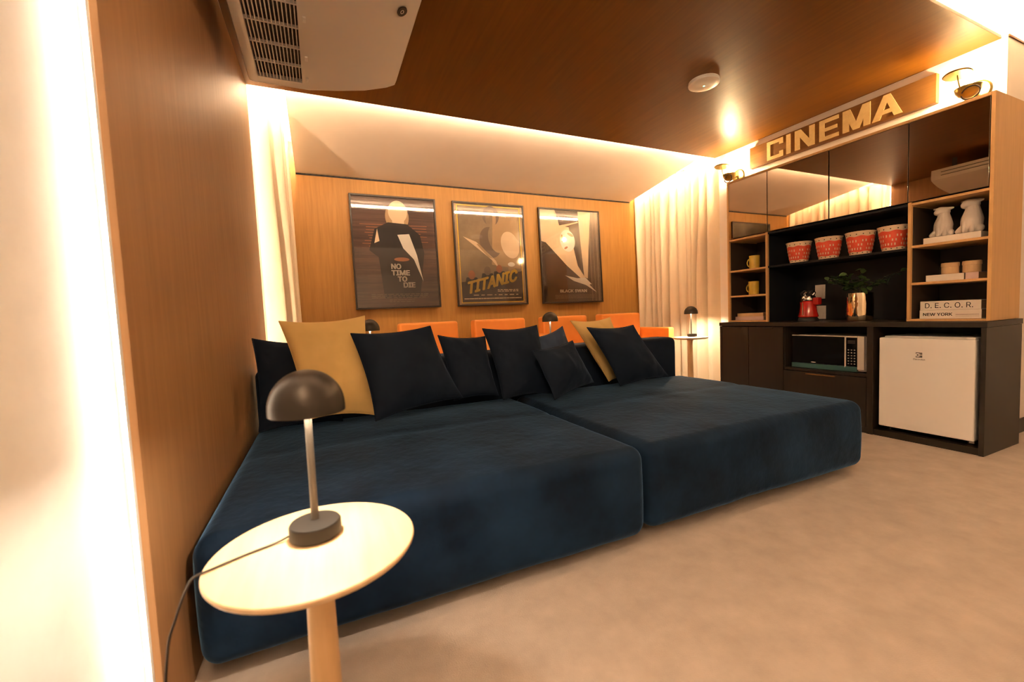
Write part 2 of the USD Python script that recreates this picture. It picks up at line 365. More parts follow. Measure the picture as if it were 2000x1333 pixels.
t.part('grille_frame', along_y(sbox(-.231, 2.3195, -.216, 2.3285).union(sbox(-.004, 2.3195, .011, 2.3285)), Y0 + .03, Y1 - .03), 'ac_white', world=True)
for y in (2.10, 2.40, 2.60):
    t.part('clip', bx(.0146, .0275, y - .018, y + .018, 2.3175, 2.326, .002), 'white_plastic', world=True)
e = placed(plate(ellipse(0, 0, .022, .031), .004), (.43, 2.013, 2.401), (math.cos(.24), 0, math.sin(.24)), (0, -1, 0))
bp = t.part('badge', e, 'ac_dark', world=True, label='dark oval maker badge')
t.part('badge_mark', placed(plate(ellipse(0, 0, .008, .013).difference(ellipse(0, 0, .005, .009)), .002), (.43, 2.013, 2.3985), (math.cos(.24), 0, math.sin(.24)), (0, -1, 0)), 'ac_white', world=True, parent=bp)
for z in (2.478, 2.518):
    t.part('outlet_gap', bx(.512, .523, Y0 + .06, Y1 - .08, z, z + .006, .001), 'ac_dark', world=True, label='dark outlet slot')
t.part('louver', bx(.514, .526, Y0 + .06, Y1 - .08, 2.486, 2.514, .003), 'ac_white', world=True)
for y in (Y0 + .12, Y1 - .16):
    for x in (-.20, .40):
        t.part('hanger', bx(x - .012, x + .012, y - .02, y + .02, 2.5605, H_WOOD - .0005, .001), 'ac_dark', world=True)

# ------------------------------------------------------------------ wifi disc
t = Thing('ceiling_disc', 'white round wireless disc with a green light on the oak ceiling', 'access point', (2.718, 2.353, H_WOOD - .036))
t.part('body', lathe([(0, 0), (.060, .0005), (.095, .004), (.108, .011), (.110, .018), (.106, .036), (0, .036)], 48), 'white_plastic', smooth=40)
t.part('status_light', lathe([(0, -.0016), (.007, -.0012), (.008, .001), (0, .001)], 16), 'green_led', label='green status light')

# ------------------------------------------------------------------ sign
t = Thing('cinema_sign', 'long oak sign board lettered CINEMA between the two wall lamps', 'sign', (4.17, 2.31, 2.405))
t.part('board', bx(4.155, 4.199, 1.585, 3.04, 2.405, 2.612, .002), 'oak_sign', world=True)
def stroke(ps, w): return unary_union([Polygon(p) for p in ps]) if w is None else None
hgt = .178
L = {}
def LC(w): return sbox(0, 0, w, hgt).difference(sbox(.034, .032, w - .0, hgt - .032)).union(sbox(w - .038, hgt - .056, w, hgt)).union(sbox(w - .038, 0, w, .056))
def LI(w): return sbox(0, 0, w, hgt)
def LN(w): return unary_union([sbox(0, 0, .046, hgt), sbox(w - .046, 0, w, hgt), Polygon([(0, hgt), (.055, hgt), (w, 0), (w - .055, 0)])])
def LE(w): return unary_union([sbox(0, 0, .042, hgt), sbox(0, 0, w, .032), sbox(0, .073, w - .012, .103), sbox(0, hgt - .032, w, hgt)])
def LM(w): return unary_union([sbox(0, 0, .048, hgt), sbox(w - .048, 0, w, hgt), Polygon([(0, hgt), (.055, hgt), (w / 2 + .024, 0), (w / 2 - .024, 0)]), Polygon([(w, hgt), (w - .055, hgt), (w / 2 - .024, 0), (w / 2 + .024, 0)])])
def LA(w): return unary_union([Polygon([(0, 0), (.052, 0), (w / 2 + .022, hgt), (w / 2 - .022, hgt)]), Polygon([(w, 0), (w - .052, 0), (w / 2 - .022, hgt), (w / 2 + .022, hgt)]), sbox(w * .22, .034, w * .78, .066)])
for fn, ya, yb in ((LC, 2.853, 2.692), (LI, 2.662, 2.621), (LN, 2.583, 2.408), (LE, 2.369, 2.214), (LM, 2.184, 1.985), (LA, 1.974, 1.777)):
    t.part('letter', on_right(plate(fn(ya - yb), .006), (4.155, ya, 2.420)), 'gold', world=True, smooth=False)

# ------------------------------------------------------------------ wall lamps
def sconce(label, y):
    t = Thing('wall_lamp', label, 'wall lamp', (XW, y, 2.39), group=None)
    t.part('wall_plate', placed(lathe([(0, 0), (.070, 0), (.070, .008), (.062, .014), (0, .014)], 36), (0, 0, 0), (0, 1, 0), (0, 0, 1)).apply_transform(np.diag([-1, 1, 1, 1])), 'brass')
    t.part('arm', tube([(-.012, 0, 0), (-.05, 0, -.012), (-.085, 0, -.03)], .008, 10, 5), 'brass')
    bowl = [(0.0, -.062), (.026, -.058), (.048, -.044), (.063, -.020), (.068, .006), (.065, .006), (.060, -.018), (.046, -.040), (.025, -.053), (0.0, -.057)]
    m = lathe(bowl, 40); m.apply_translation((-.14, 0, .0)); b = t.part('bowl', m, 'brass', smooth=40)
    m = lathe([(0, .0), (.010, .002), (.011, .050), (.021, .066), (.023, .084), (.015, .100), (0, .104)], 20); m.apply_translation((-.13, 0, -.030)); t.part('bulb', m, 'sconce_bulb', label='glowing bulb')
    lid = lathe([(0, 0), (.068, .001), (.073, .006), (.068, .012), (0, .014)], 36)
    lid.apply_transform(trimesh.transformations.rotation_matrix(.12, (0, 1, 0))); lid.apply_translation((-.225, .025, .078))
    t.part('lid', lid, 'brass', label='tilted round brass cap')
    t.part('stem', tube([(-.205, .015, -.02), (-.222, .02, .03), (-.225, .025, .079)], .004, 8, 4), 'brass')
    th = np.linspace(.1, 2 * math.pi - .3, 26)
    t.part('cable_loop', tube(np.c_[-.205 + 0 * th, .012 - .045 + .045 * np.cos(th), -.055 - .045 * np.sin(th) * .9], .0042, 8), 'black_metal', label='dark looped cable')
sconce('brass wall lamp with round cap right of the cinema sign', 1.385)
sconce('brass wall lamp with round cap left of the cinema sign, next to the curtain', 3.205)

# ------------------------------------------------------------------ cabinet: three upper units
XC, ZT, ZB, XBK = 3.77, 2.222, .838, 4.195
def unit(label, y0, y1, shelves, inner, doors, wood_sides=True, kind_shelf='oak_cabinet', inner_side=None):
    t = Thing('wall_cabinet', label, 'cabinet', ((XC + XBK) / 2, (y0 + y1) / 2, ZB))
    th = .019
    if wood_sides:
        for a in (y0, y1 - th):
            if a == inner_side or (inner_side is not None and abs(a - inner_side) < 1e-6):      # the mirrored doors lie over the front of this side
                pan_ = cat_([bx(XC, XBK, a, a + th, ZB, 1.660, .0015), bx(XC + .0195, XBK, a, a + th, 1.658, ZT - th, .0015)])
            else: pan_ = bx(XC, XBK, a, a + th, ZB, ZT, .0015)
            t.part('side_panel', pan_, 'oak_cabinet', world=True)
    t.part('top_panel', bx(XC, XBK, y0 + (th + .0003) * wood_sides * (inner_side != y0), y1 - (th + .0003) * wood_sides * (inner_side is None or abs(inner_side - y1 + th) > 1e-6), ZT - th, ZT, .0015), 'oak_cabinet', world=True)
    if wood_sides: t.part('bottom_panel', bx(XC, XBK, y0 + th, y1 - th, ZB, ZB + .014, .0015), 'oak_cabinet', world=True)
    t.part('back_panel', bx(XBK - .012, XBK, y0 + th * wood_sides, y1 - th * wood_sides, ZB, ZT - th, .001), inner, world=True)
    for z in shelves:
        t.part('shelf', bx(XC + .006, XBK - .013, y0 + th * wood_sides, y1 - th * wood_sides, z - .017, z, .0015), kind_shelf, world=True)
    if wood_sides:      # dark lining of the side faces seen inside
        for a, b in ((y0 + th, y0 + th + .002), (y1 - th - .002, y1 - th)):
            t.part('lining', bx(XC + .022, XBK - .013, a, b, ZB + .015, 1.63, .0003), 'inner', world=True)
    if not wood_sides:
        for a in (y0 + .0003, y1 - .0028): t.part('lining', bx(XC + .020, XBK - .013, a, a + .0025, ZB, 1.64, .0003), 'navy_back', world=True)
    for a, b in doors:
        d = t.part('door', bx(XC + .004, XC + .018, a, b, 1.664, ZT - th - .003, .001), 'gap', world=True)
        t.part('mirror', bx(XC, XC + .004, a, b, 1.664, ZT - th - .003, .0008), 'mirror', world=True, parent=d, label='bronze tinted mirror')
    return t
unit('oak shelf unit with mirrored door at the right end, holding white figurines', 1.165, 1.577, (1.655, 1.362, 1.106), 'inner', [(1.188, 1.5745)], inner_side=1.577 - .019)
unit('dark middle cabinet with two mirrored doors above a row of red buckets', 1.578, 2.593, (1.655, 1.350), 'navy_back', [(1.5805, 2.076), (2.084, 2.590)], False, 'navy_back')
unit('narrow oak shelf unit with mirrored door beside the curtain, holding two yellow mugs', 2.594, 3.011, (1.655, 1.348, 1.099), 'inner', [(2.5965, 2.988)], inner_side=2.594)

# base cabinet and worktop
XB = 3.675
t = Thing('base_cabinet', 'long black base cabinet housing the microwave and the small fridge', 'cabinet', ((XB + XBK) / 2, 2.1, 0))
W = dict(world=True)
t.part('side_panel', bx(XB, XBK, 1.150, 1.175, 0, .80, .002), 'black_wood', **W)
t.part('side_panel', bx(XB, XBK, 3.008, 3.033, 0, .80, .002), 'black_wood', **W)
t.part('divider', bx(XB, XBK, 1.728, 1.768, 0, .80, .002), 'black_wood', **W)
t.part('divider', bx(XB + .02, XBK, 2.385, 2.405, .03, .80, .002), 'black_wood', **W)
t.part('back_panel', bx(XBK - .012, XBK, 1.176, 3.007, .02, .80, .001), 'navy_back', **W)
t.part('plinth', bx(XB + .012, XB + .03, 1.176, 3.007, 0, .045, .001), 'black_wood', **W)
t.part('bottom_panel', bx(XB + .03, XBK - .013, 1.176, 3.007, .02, .045, .001), 'black_wood', **W)
t.part('niche_shelf', bx(XB + .004, XBK - .013, 1.769, 2.384, .425, .447, .001), 'black_wood', **W)
for a, b in ((2.392, 2.717), (2.721, 3.005)):
    d = t.part('door', bx(XB, XB + .018, a, b, .048, .795, .0015), 'black_wood', **W)
    t.part('handle', bx(XB - .012, XB - .0005, (a + b) / 2 - .075, (a + b) / 2 + .075, .782, .788, .001), 'black_metal', parent=d, label='thin dark edge handle', **W)
d = t.part('drawer', bx(XB, XB + .018, 1.771, 2.388, .048, .420, .0015), 'black_wood', **W)
t.part('handle', bx(XB - .016, XB - .0005, 1.975, 2.195, .404, .412, .001), 'oak_sign', parent=d, label='slim brown edge handle', **W)
single('countertop', bx(XB - .004, XBK, 1.147, 3.036, .802, .836, .002), 'black_wood', 'continuous black worktop on the base cabinet', 'countertop')

# ------------------------------------------------------------------ fridge
t = Thing('mini_fridge', 'small white fridge in the right niche of the black base cabinet', 'fridge', (3.93, 1.445, .046))
t.part('body', bx(3.74, 4.15, 1.205, 1.690, .075, .735, .006), 'fridge_white', **W)
t.part('door', bx(3.683, 3.736, 1.198, 1.697, .080, .726, .010), 'fridge_white', **W)
t.part('top_rail', bx(3.686, 3.738, 1.200, 1.240, .727, .739, .002), 'white_plastic', **W)
t.part('hinge', bx(3.70, 3.735, 1.20, 1.225, .066, .079, .002), 'chrome', label='metal hinge', **W)
for y in (1.235, 1.66):
    for x in (3.76, 4.12):
        m = lathe([(0, 0), (.016, 0), (.016, .02), (.012, .030), (0, .030)], 16); m.apply_translation((x, y, .0455)); t.part('foot', m, 'baseboard', **W)
sq = sbox(-.017, -.017, .017, .017).difference(ellipse(-.006, 0, .0125, .0125)).union(ellipse(-.006, 0, .006, .006)).union(Polygon([(.0, .003), (.017, .014), (.017, -.014), (0, -.003)]).intersection(sbox(.0, -.004, .014, .004)))
sq = sq.difference(sbox(-.004, -.0022, .017, .0022))
t.part('emblem', on_right(plate(sq, .0012), (3.683, 1.470, .612)), 'grey_print', label='grey square maker emblem', **W)
t.part('lettering', on_right(text('Electrolux', .011, .001, width=.062), (3.683, 1.501, .577)), 'grey_print', label='tiny grey maker lettering', **W)

# ------------------------------------------------------------------ microwave
t = Thing('microwave', 'white microwave with black glass door in the cabinet niche left of the fridge', 'microwave', (3.9, 2.07, .447))
t.part('body', bx(3.735, 4.10, 1.800, 2.340, .455, .724, .006), 'oven_white', **W)
d = t.part('door', bx(3.716, 3.734, 1.935, 2.338, .492, .720, .003), 'oven_glass', label='black glass door', **W)
t.part('door_trim', bx(3.713, 3.733, 1.935, 2.338, .7205, .728, .001), 'oven_white', parent=d, **W)
t.part('handle_rail', bx(3.711, 3.733, 1.926, 1.934, .480, .728, .002), 'oven_white', **W)
p = t.part('control_panel', bx(3.716, 3.734, 1.850, 1.925, .492, .716, .002), 'oven_glass', **W)
for i in range(6):
    for j in range(3):
        k = on_right(plate(ellipse(0, 0, .0062, .0048, 0, 10), .001), (3.716, 1.908 - j * .0205, .512 + i * .0215))
        t.part('key', k, 'key', parent=p, smooth=False, **W)
t.part('display', bx(3.7145, 3.7158, 1.862, 1.914, .668, .695, .0003), 'ink_dark', parent=p, **W)
t.part('panel_frame', bx(3.713, 3.735, 1.803, 1.849, .470, .727, .004), 'oven_white', **W)
t.part('panel_frame', bx(3.713, 3.733, 1.850, 1.925, .717, .727, .001), 'oven_white', **W)
t.part('lower_trim', bx(3.711, 3.734, 1.850, 2.340, .452, .490, .002), 'teal', label='teal strip below the door', **W)
t.part('maker_mark', on_right(plate(ellipse(0, 0, .020, .004), .001), (3.716, 2.165, .503)), 'ink_white', label='small pale maker mark', **W)
for y in (1.83, 2.31):
    t.part('foot', bx(3.76, 3.79, y - .015, y + .015, .4475, .456, .002), 'baseboard', **W)

# ------------------------------------------------------------------ red buckets
rng = np.random.default_rng(4)
def bucket(loc):
    t = Thing('popcorn_bucket', 'red and cream bucket', 'bucket', loc)
    h, rb, rt_ = .178, .066, .095
    def shell(z0, z1, off, th):
        f = lambda z: rb + (rt_ - rb) * z / h + off
        return lathe([(f(z0) - th, z0), (f(z0), z0), (f(z1), z1), (f(z1) - th, z1), (f(z0) - th, z0)], 40)
    t.part('tub', cat_([shell(0, h, 0, .003), lathe([(0, .002), (rb - .001, .002), (rb - .001, .006), (0, .006)], 40)]), 'bucket_cream', smooth=40)
    t.part('rim', lathe([(rt_ - .002, h - .003), (rt_ + .003, h - .002), (rt_ + .003, h + .003), (rt_ - .002, h + .003), (rt_ - .002, h - .003)], 40), 'bucket_cream', smooth=40)
    # a wavy red sleeve with pale print strokes and dark stars around it
    n = 72; a = np.linspace(0, 2 * math.pi, n, endpoint=False)
    V = []; F = []
    zl = .026 + .003 * np.sin(5 * a); zh = .143 + .004 * np.sin(7 * a + 1)
    for k in range(n):
        for z in (zl[k], zh[k]):
            r = rb + (rt_ - rb) * z / h
            for o in (.0002, .0012): V.append(((r + o) * math.cos(a[k]), (r + o) * math.sin(a[k]), z))
    for k in range(n):
        i, j = 4 * k, 4 * ((k + 1) % n)
        for q in ((i + 1, j + 1, j + 3, i + 3), (j, i, i + 2, j + 2), (i + 3, j + 3, j + 2, i + 2), (i, j, j + 1, i + 1)):
            F += [(q[0], q[1], q[2]), (q[0], q[2], q[3])]
    s = t.part('sleeve', trimesh.Trimesh(V, F, process=False), 'bucket_red', smooth=40, label='red printed sleeve')
    ms = []; stars = []
    for row, z in enumerate((.052, .082, .112)):
        for k in range(26):
            ang = 2 * math.pi * (k + .3 * row) / 26
            if rng.random() < .2: continue
            hh, ww = .021 + .006 * rng.random(), .0045 + .004 * rng.random()
            r = rb + (rt_ - rb) * z / h + .0013
            b = trimesh.creation.box((.0012, ww, hh)); b.apply_transform(trimesh.transformations.rotation_matrix(ang, (0, 0, 1))); b.apply_translation((r * math.cos(ang), r * math.sin(ang), z)); ms.append(b)
    t.part('print', cat_(ms), 'bucket_cream', parent=s, kind='stuff', smooth=False, label='pale print strokes')
    for k in range(14):
        ang = 2 * math.pi * k / 14 + .2
        for z in (.158, .017):
            r = rb + (rt_ - rb) * z / h + .0004
            pt = [((.006 if i % 2 == 0 else .0028) * math.cos(i * math.pi / 5 + 1.57), (.006 if i % 2 == 0 else .0028) * math.sin(i * math.pi / 5 + 1.57)) for i in range(10)]
            stars.append(placed(plate(Polygon(pt), .0008), (r * math.cos(ang), r * math.sin(ang), z), (-math.sin(ang), math.cos(ang), 0), (0, 0, 1)))
    t.part('star_print', cat_(stars), 'ink_dark', kind='stuff', smooth=False, label='dark printed stars')
    return t
names = ['leftmost red popcorn bucket on the dark shelf', 'second red popcorn bucket from the left on the dark shelf', 'third red popcorn bucket from the left on the dark shelf', 'rightmost red popcorn bucket on the dark shelf, partly behind the oak divider']
b = bucket((3.895, 2.39, 1.3505))
tagp(b.x.GetPrim(), names[0], None, 'red buckets on the dark shelf')
for y, nm, z in zip((2.150, 1.922, 1.708), names[1:], (.5, 1.4, 2.6)):
    b.copy((3.895, y, 1.3505), 0, nm, 'red buckets on the dark shelf')

# ------------------------------------------------------------------ mugs
def mug(loc, label):
    t = Thing('mug', label, 'mug', loc, group='yellow mugs on the narrow shelves')
    t.part('cup', lathe([(0, 0), (.040, 0), (.044, .004), (.046, .05), (.047, .130), (.0445, .130), (.042, .010), (0, .008)], 36), 'mug', smooth=40)
    th = np.linspace(-1.25, 1.25, 14)
    t.part('handle', tube(np.c_[0 * th, .040 + .036 * np.cos(th), .066 + .040 * np.sin(th)], .006, 10), 'mug', smooth=50)
    return t
mg = mug((3.90, 2.815, 1.3485), 'yellow mug on the upper open shelf of the narrow unit')
mg.copy((3.90, 2.825, 1.0995), 0, 'yellow mug on the shelf below the other mug, above the stacked books')

# ------------------------------------------------------------------ books and small boxes
def book(label, x0, x1, y0, y1, z0, z1, cover, title=None, cat='book', group=None, extra=None):
    t = Thing('book', label, cat, ((x0 + x1) / 2, (y0 + y1) / 2, z0), group=group)
    c = .003
    t.part('pages', bx(x0 + .004, x1 - .004, y0 + .005, y1 - .004, z0 + c, z1 - c, .0008), 'page', **W)
    t.part('cover', cat_([bx(x0, x1, y0, y1, z0, z0 + c, .0008), bx(x0, x1, y0, y1, z1 - c, z1, .0008), bx(x0 - .001, x0 + .003, y0, y1, z0, z1, .0008)]), cover, **W)
    if title is not None:
        t.part('title', on_right(title, (x0 - .001, 0, 0)), 'ink_dark', smooth=False, label='dark spine lettering', **W)
    if extra is not None:
        t.part('spine_line', on_right(extra, (x0 - .001, 0, 0)), 'ink_faint', smooth=False, **W)
tt = text('D. E. C. O. R.', .034, .0008, width=.238); tt.apply_translation((-1.505, .925, 0))
book('white thick book lettered D.E.C.O.R. on top of the lower shelf stack', 3.835, 4.08, 1.227, 1.528, .912, .972, 'paper', tt)
tt = text('NEW YORK', .019, .0008, True, width=.15); tt.apply_translation((-1.513, .872, 0))
book('white book lettered NEW YORK at the bottom of the lower shelf stack', 3.833, 4.09, 1.224, 1.530, .8525, .911, 'paper', tt, extra=plate(sbox(-1.345, .878, -1.235, .8805).union(sbox(-1.345, .868, -1.235, .8695)), .0006))
book('thin white book under the left round box', 3.86, 4.08, 1.318, 1.510, 1.1065, 1.151, 'paper')
book('small pinkish book under the right round box', 3.86, 4.06, 1.250, 1.312, 1.1065, 1.151, 'paper_pink')
book('beige book on top of the pair in the narrow lower shelf', 3.86, 4.07, 2.70, 2.975, .8875, .920, 'tan_box')
book('pinkish white book under the beige book in the narrow lower shelf', 3.85, 4.09, 2.69, 2.990, .8525, .887, 'paper_pink')
def round_box(y, label):
    t = Thing('round_box', label, 'box', (3.915, y, 1.1515), group='round boxes on the books')
    t.part('body', lathe([(0, 0), (.040, 0), (.043, .003), (.043, .050), (0, .050)], 40), 'tan_box', smooth=40)
    t.part('lid', lathe([(0, .0505), (.045, .0505), (.0455, .053), (.045, .074), (.041, .077), (0, .077)], 40), 'tan_box', smooth=40)
    return t
rb_ = round_box(1.405, 'pale round lidded box standing on the thin white book')
rb_.copy((3.915, 1.300, 1.1515), 0, 'pale round lidded box to the right, over the pinkish book')

# ------------------------------------------------------------------ figurines on a slab
single('display_slab', rbox((3.845, 1.238, 1.3625), (3.985, 1.522, 1.408), .003, 1), 'paper', 'long white slab under the two white figurines', 'slab')
import manifold3d as m3
def blob(spheres):
    """one smooth body from chains of spheres: [[(x, y, z, r), ...], ...]"""
    out = None
    for ch in spheres:
        for a, b in zip(ch[:-1], ch[1:]):
            h = m3.Manifold.batch_hull([m3.Manifold.sphere(q[3], 20).translate(q[:3]) for q in (a, b)])
            out = h if out is None else out + h
    out = out.refine_to_length(.008)
    mm = out.to_mesh(); m = trimesh.Trimesh(mm.vert_properties[:, :3], mm.tri_verts, process=True)
    trimesh.smoothing.filter_taubin(m, iterations=12)
    return m
def figurine(y, label, s, rz):
    t = Thing('dog_figurine', label, 'figurine', (3.912, y, 1.4085), rz, group='pair of white figurines')
    body = blob([[(q[0], q[1], q[2], q[3] * 1.16) for q in ch] for ch in [[(0, 0, .040, .044), (0, -.002, .085, .045), (0, -.004, .130, .034), (0, -.004, .165, .026)],       # trunk up to the neck
                 [(0, -.004, .180, .030), (-.010, .012, .186, .027), (-.016, .024, .178, .020)],               # head and muzzle
                 [(0, -.006, .196, .016), (0, -.050, .200, .006)], [(0, .004, .200, .014), (0, .046, .206, .006)],   # ears held out
                 [(-.015, .030, .026, .026), (-.020, .052, .016, .016)], [(-.005, -.034, .026, .024), (-.018, -.044, .014, .014)],   # haunches
                 [(-.026, .014, .105, .016), (-.036, .016, .050, .014), (-.040, .018, .012, .012)], [(-.024, -.016, .105, .015), (-.034, -.016, .050, .013), (-.040, -.016, .012, .012)]]])
    v = body.vertices; v[:, 2] = np.maximum(v[:, 2], 0); body.vertices = v
    body.apply_scale(s); t.part('body', body, 'white_glaze', smooth=60)
    return t
figurine(1.445, 'seated white dog figurine with out-turned ears, left one of the pair', .93, 0.15)
figurine(1.305, 'seated white dog figurine with out-turned ears, right one of the pair', 1.02, -.05)

# ------------------------------------------------------------------ coffee maker, sockets, vase
t = Thing('coffee_maker', 'red coffee maker with a dark knotted top on the black worktop', 'coffee maker', (3.90, 2.315, .8365))
t.part('base', lathe([(0, 0), (.074, 0), (.076, .004), (.074, .022), (.066, .036), (0, .036)], 36), 'gap', smooth=40)
t.part('body', lathe([(0, .036), (.072, .036), (.076, .044), (.066, .080), (.060, .130), (.061, .170), (.056, .176), (0, .176)], 40), 'red_enamel', smooth=40, label='glossy red body')
t.part('spout', rbox((-.03, -.098, .140), (.03, -.050, .205), .012, 3), 'red_enamel')
t.part('seam', bx(-.0785, -.0745, -.004, .004, .055, .165, .001), 'chrome')
h = t.part('head', lathe([(0, .177), (.052, .177), (.058, .190), (.054, .214), (.036, .232), (0, .236)], 32), 'chrome', smooth=40, label='grey metal head')
for k in range(7):
    a = k * .9
    t.part('capsule', tube([(.03 * math.cos(a), .03 * math.sin(a), .215), (.05 * math.cos(a + .5), .045 * math.sin(a + .5), .245), (.03 * math.cos(a + 1.2), .03 * math.sin(a + 1.2), .262)], (.010, .012, .007), 8, 4), 'chrome' if k % 2 else 'gap', parent=h)
t.part('lever', tube([(-.05, .0, .200), (-.075, .004, .188), (-.088, .006, .170)], (.005, .006, .008), 8, 4), 'chrome')
def socket(y, z, hgt_, label, cat):
    t = Thing('socket_plate', label, cat, (4.18, y, z))
    t.part('plate', rbox((-.006, -.043, -hgt_ / 2), (.003, .043, hgt_ / 2), .003, 2), 'white_glaze')
    for dz in (-.024, .024): t.part('insert', rbox((-.0085, -.022, dz - .018), (-.006, .022, dz + .018), .001, 1), 'white_glaze')
socket(2.375, 1.093, .128, 'white socket plate on the dark back panel, upper one behind the coffee maker', 'socket')
socket(2.370, .905, .122, 'white socket plate on the dark back panel, just above the worktop', 'socket')

t = Thing('vase', 'shiny mercury glass vase on the black worktop', 'vase', (3.90, 1.925, .8365))
t.part('vessel', lathe([(0, 0), (.070, 0), (.082, .012), (.087, .05), (.087, .16), (.083, .222), (.080, .222), (.083, .16), (.083, .05), (.076, .012), (0, .008)], 48), 'mirror_gold', smooth=40)
t = Thing('green_plant', 'bunch of dark green leafy stems in the shiny vase', 'plant', (3.90, 1.925, 1.02))
rng = np.random.default_rng(8)
def leaf(p, d, size, roll):
    d = d / np.linalg.norm(d); a = np.cross(d, [0, 0, 1.0]); a /= np.linalg.norm(a); n = np.cross(a, d)
    a, n = a * math.cos(roll) + n * math.sin(roll), n * math.cos(roll) - a * math.sin(roll)
    L_ = np.linspace(0, 1, 6); wd = size * .36 * np.sin(np.pi * np.clip(L_ * .92 + .04, 0, 1)) ** .8
    V = []
    for l, w in zip(L_, wd):
        c = p + d * size * l - np.array([0, 0, 1]) * size * .25 * l * l
        V += [c - a * w + n * w * .25, c, c + a * w + n * w * .25]
    F = []
    for i in range(5):
        for j in (0, 1):
            q = 3 * i + j; F += [(q, q + 3, q + 4), (q, q + 4, q + 1)]
    V = np.array(V); k = len(V)
    F = F + [(c + k, b_ + k, a_ + k) for a_, b_, c in F]
    return trimesh.Trimesh(np.vstack([V, V - n * .0008]), F, process=False)
for k in range(13):
    az = rng.uniform(0, 2 * math.pi); el = rng.uniform(.05, .95)
    reach = .10 + .12 * rng.random()
    d = np.array([math.cos(az) * .75 - .05, math.sin(az) * 1.15, .35 + el])
    d /= np.linalg.norm(d)
    p0 = np.array([.02 * math.cos(az), .02 * math.sin(az), .0]); p1 = p0 + np.array([.02 * math.cos(az), .02 * math.sin(az), .06]); p2 = p1 + d * reach * .7; p3 = p2 + (d + np.array([0, 0, -.35])) * reach * .5
    p3[0] = np.clip(p3[0], -.16, .2)
    st = t.part('stem', tube([p0, p1, p2, p3], (.0022, .002, .0016, .001), 6, 4), 'stem')
    for q in range(9):
        f = .25 + .75 * q / 8
        p = p1 * (1 - f) + p3 * f if f > .5 else p1 * (1 - f) + p2 * f
        dd = d * .5 + np.array([rng.normal() * .6, rng.normal() * .8, rng.normal() * .35])
        t.part('leaf', leaf(p, dd, .034 + .024 * rng.random(), rng.uniform(-.8, .8)), 'leaf', parent=st, smooth=60)

TILT = -.038      # each poster's foot stands a little off the wall
# ------------------------------------------------------------------ posters
def poster(label, x0, x1, bg, motifs, margin=None):
    z0, z1, y = 1.130, 2.378, YB
    w, h, f = x1 - x0, z1 - z0, .018
    t = Thing('framed_poster', label, 'poster', ((x0 + x1) / 2, y - .02, z0))
    tilt = trimesh.transformations.rotation_matrix(TILT, (1, 0, 0), (0, y - .002, z1))     # its foot stands a little off the wall
    keep = t.part
    def leaning(nm, mesh, m, **k):
        mesh = mesh.copy(); mesh.apply_transform(tilt); return keep(nm, mesh, m, **k)
    t.part = leaning
    fr = cat_([bx(x0, x0 + f, y - .035, y - .001, z0, z1, .002), bx(x1 - f, x1, y - .035, y - .001, z0, z1, .002),
               bx(x0 + f, x1 - f, y - .035, y - .001, z0, z0 + f, .002), bx(x0 + f, x1 - f, y - .035, y - .001, z1 - f, z1, .002)])
    t.part('frame', fr, 'frame', label='slim dark frame', **W)
    pr = t.part('print', bx(x0 + f, x1 - f, y - .014, y - .004, z0 + f, z1 - f, 0), bg, **W)
    clip = sbox(.019, .019, w - .019, h - .019)
    lay = 0
    for nm, g, m in motifs(w, h):
        lay += 1
        o = (x0, y - .0140 - .0004 * lay, z0)
        if hasattr(g, 'geom_type'):
            g = g.intersection(clip)
            if g.is_empty: continue
            t.part(nm, on_back(plate(g, .0008), (o[0], o[1] + .0006, o[2])), m, smooth=False, parent=pr, **W)
        else:
            t.part(nm, on_back(g, (o[0], o[1] + .0006, o[2])), m, smooth=False, parent=pr, **W)
    t.part('glass', bx(x0 + f, x1 - f, y - .030, y - .028, z0 + f, z1 - f, 0), 'glass', label='reflecting glass', **W)

def txt(s, x, y, h, width=None, bold=True, shear=0, slope=0, heavy=0.0):
    m = text(s, h, .0008, bold, width, shear, slope)
    if heavy: m = cat_([m] + [m.copy().apply_translation((dx * heavy, dy * heavy, 0)) for dx, dy in ((1, 0), (-1, 0), (0, .6), (0, -.6))])
    m.apply_translation((x, y, 0)); return m
def lines(x0, x1, ys, th, seed, gap=.012):
    r = np.random.default_rng(seed); out = []
    for y in ys:
        x = x0
        while x < x1:
            l = r.uniform(.02, .07); out.append(sbox(x, y, min(x + l, x1), y + th)); x += l + gap
    return unary_union(out)

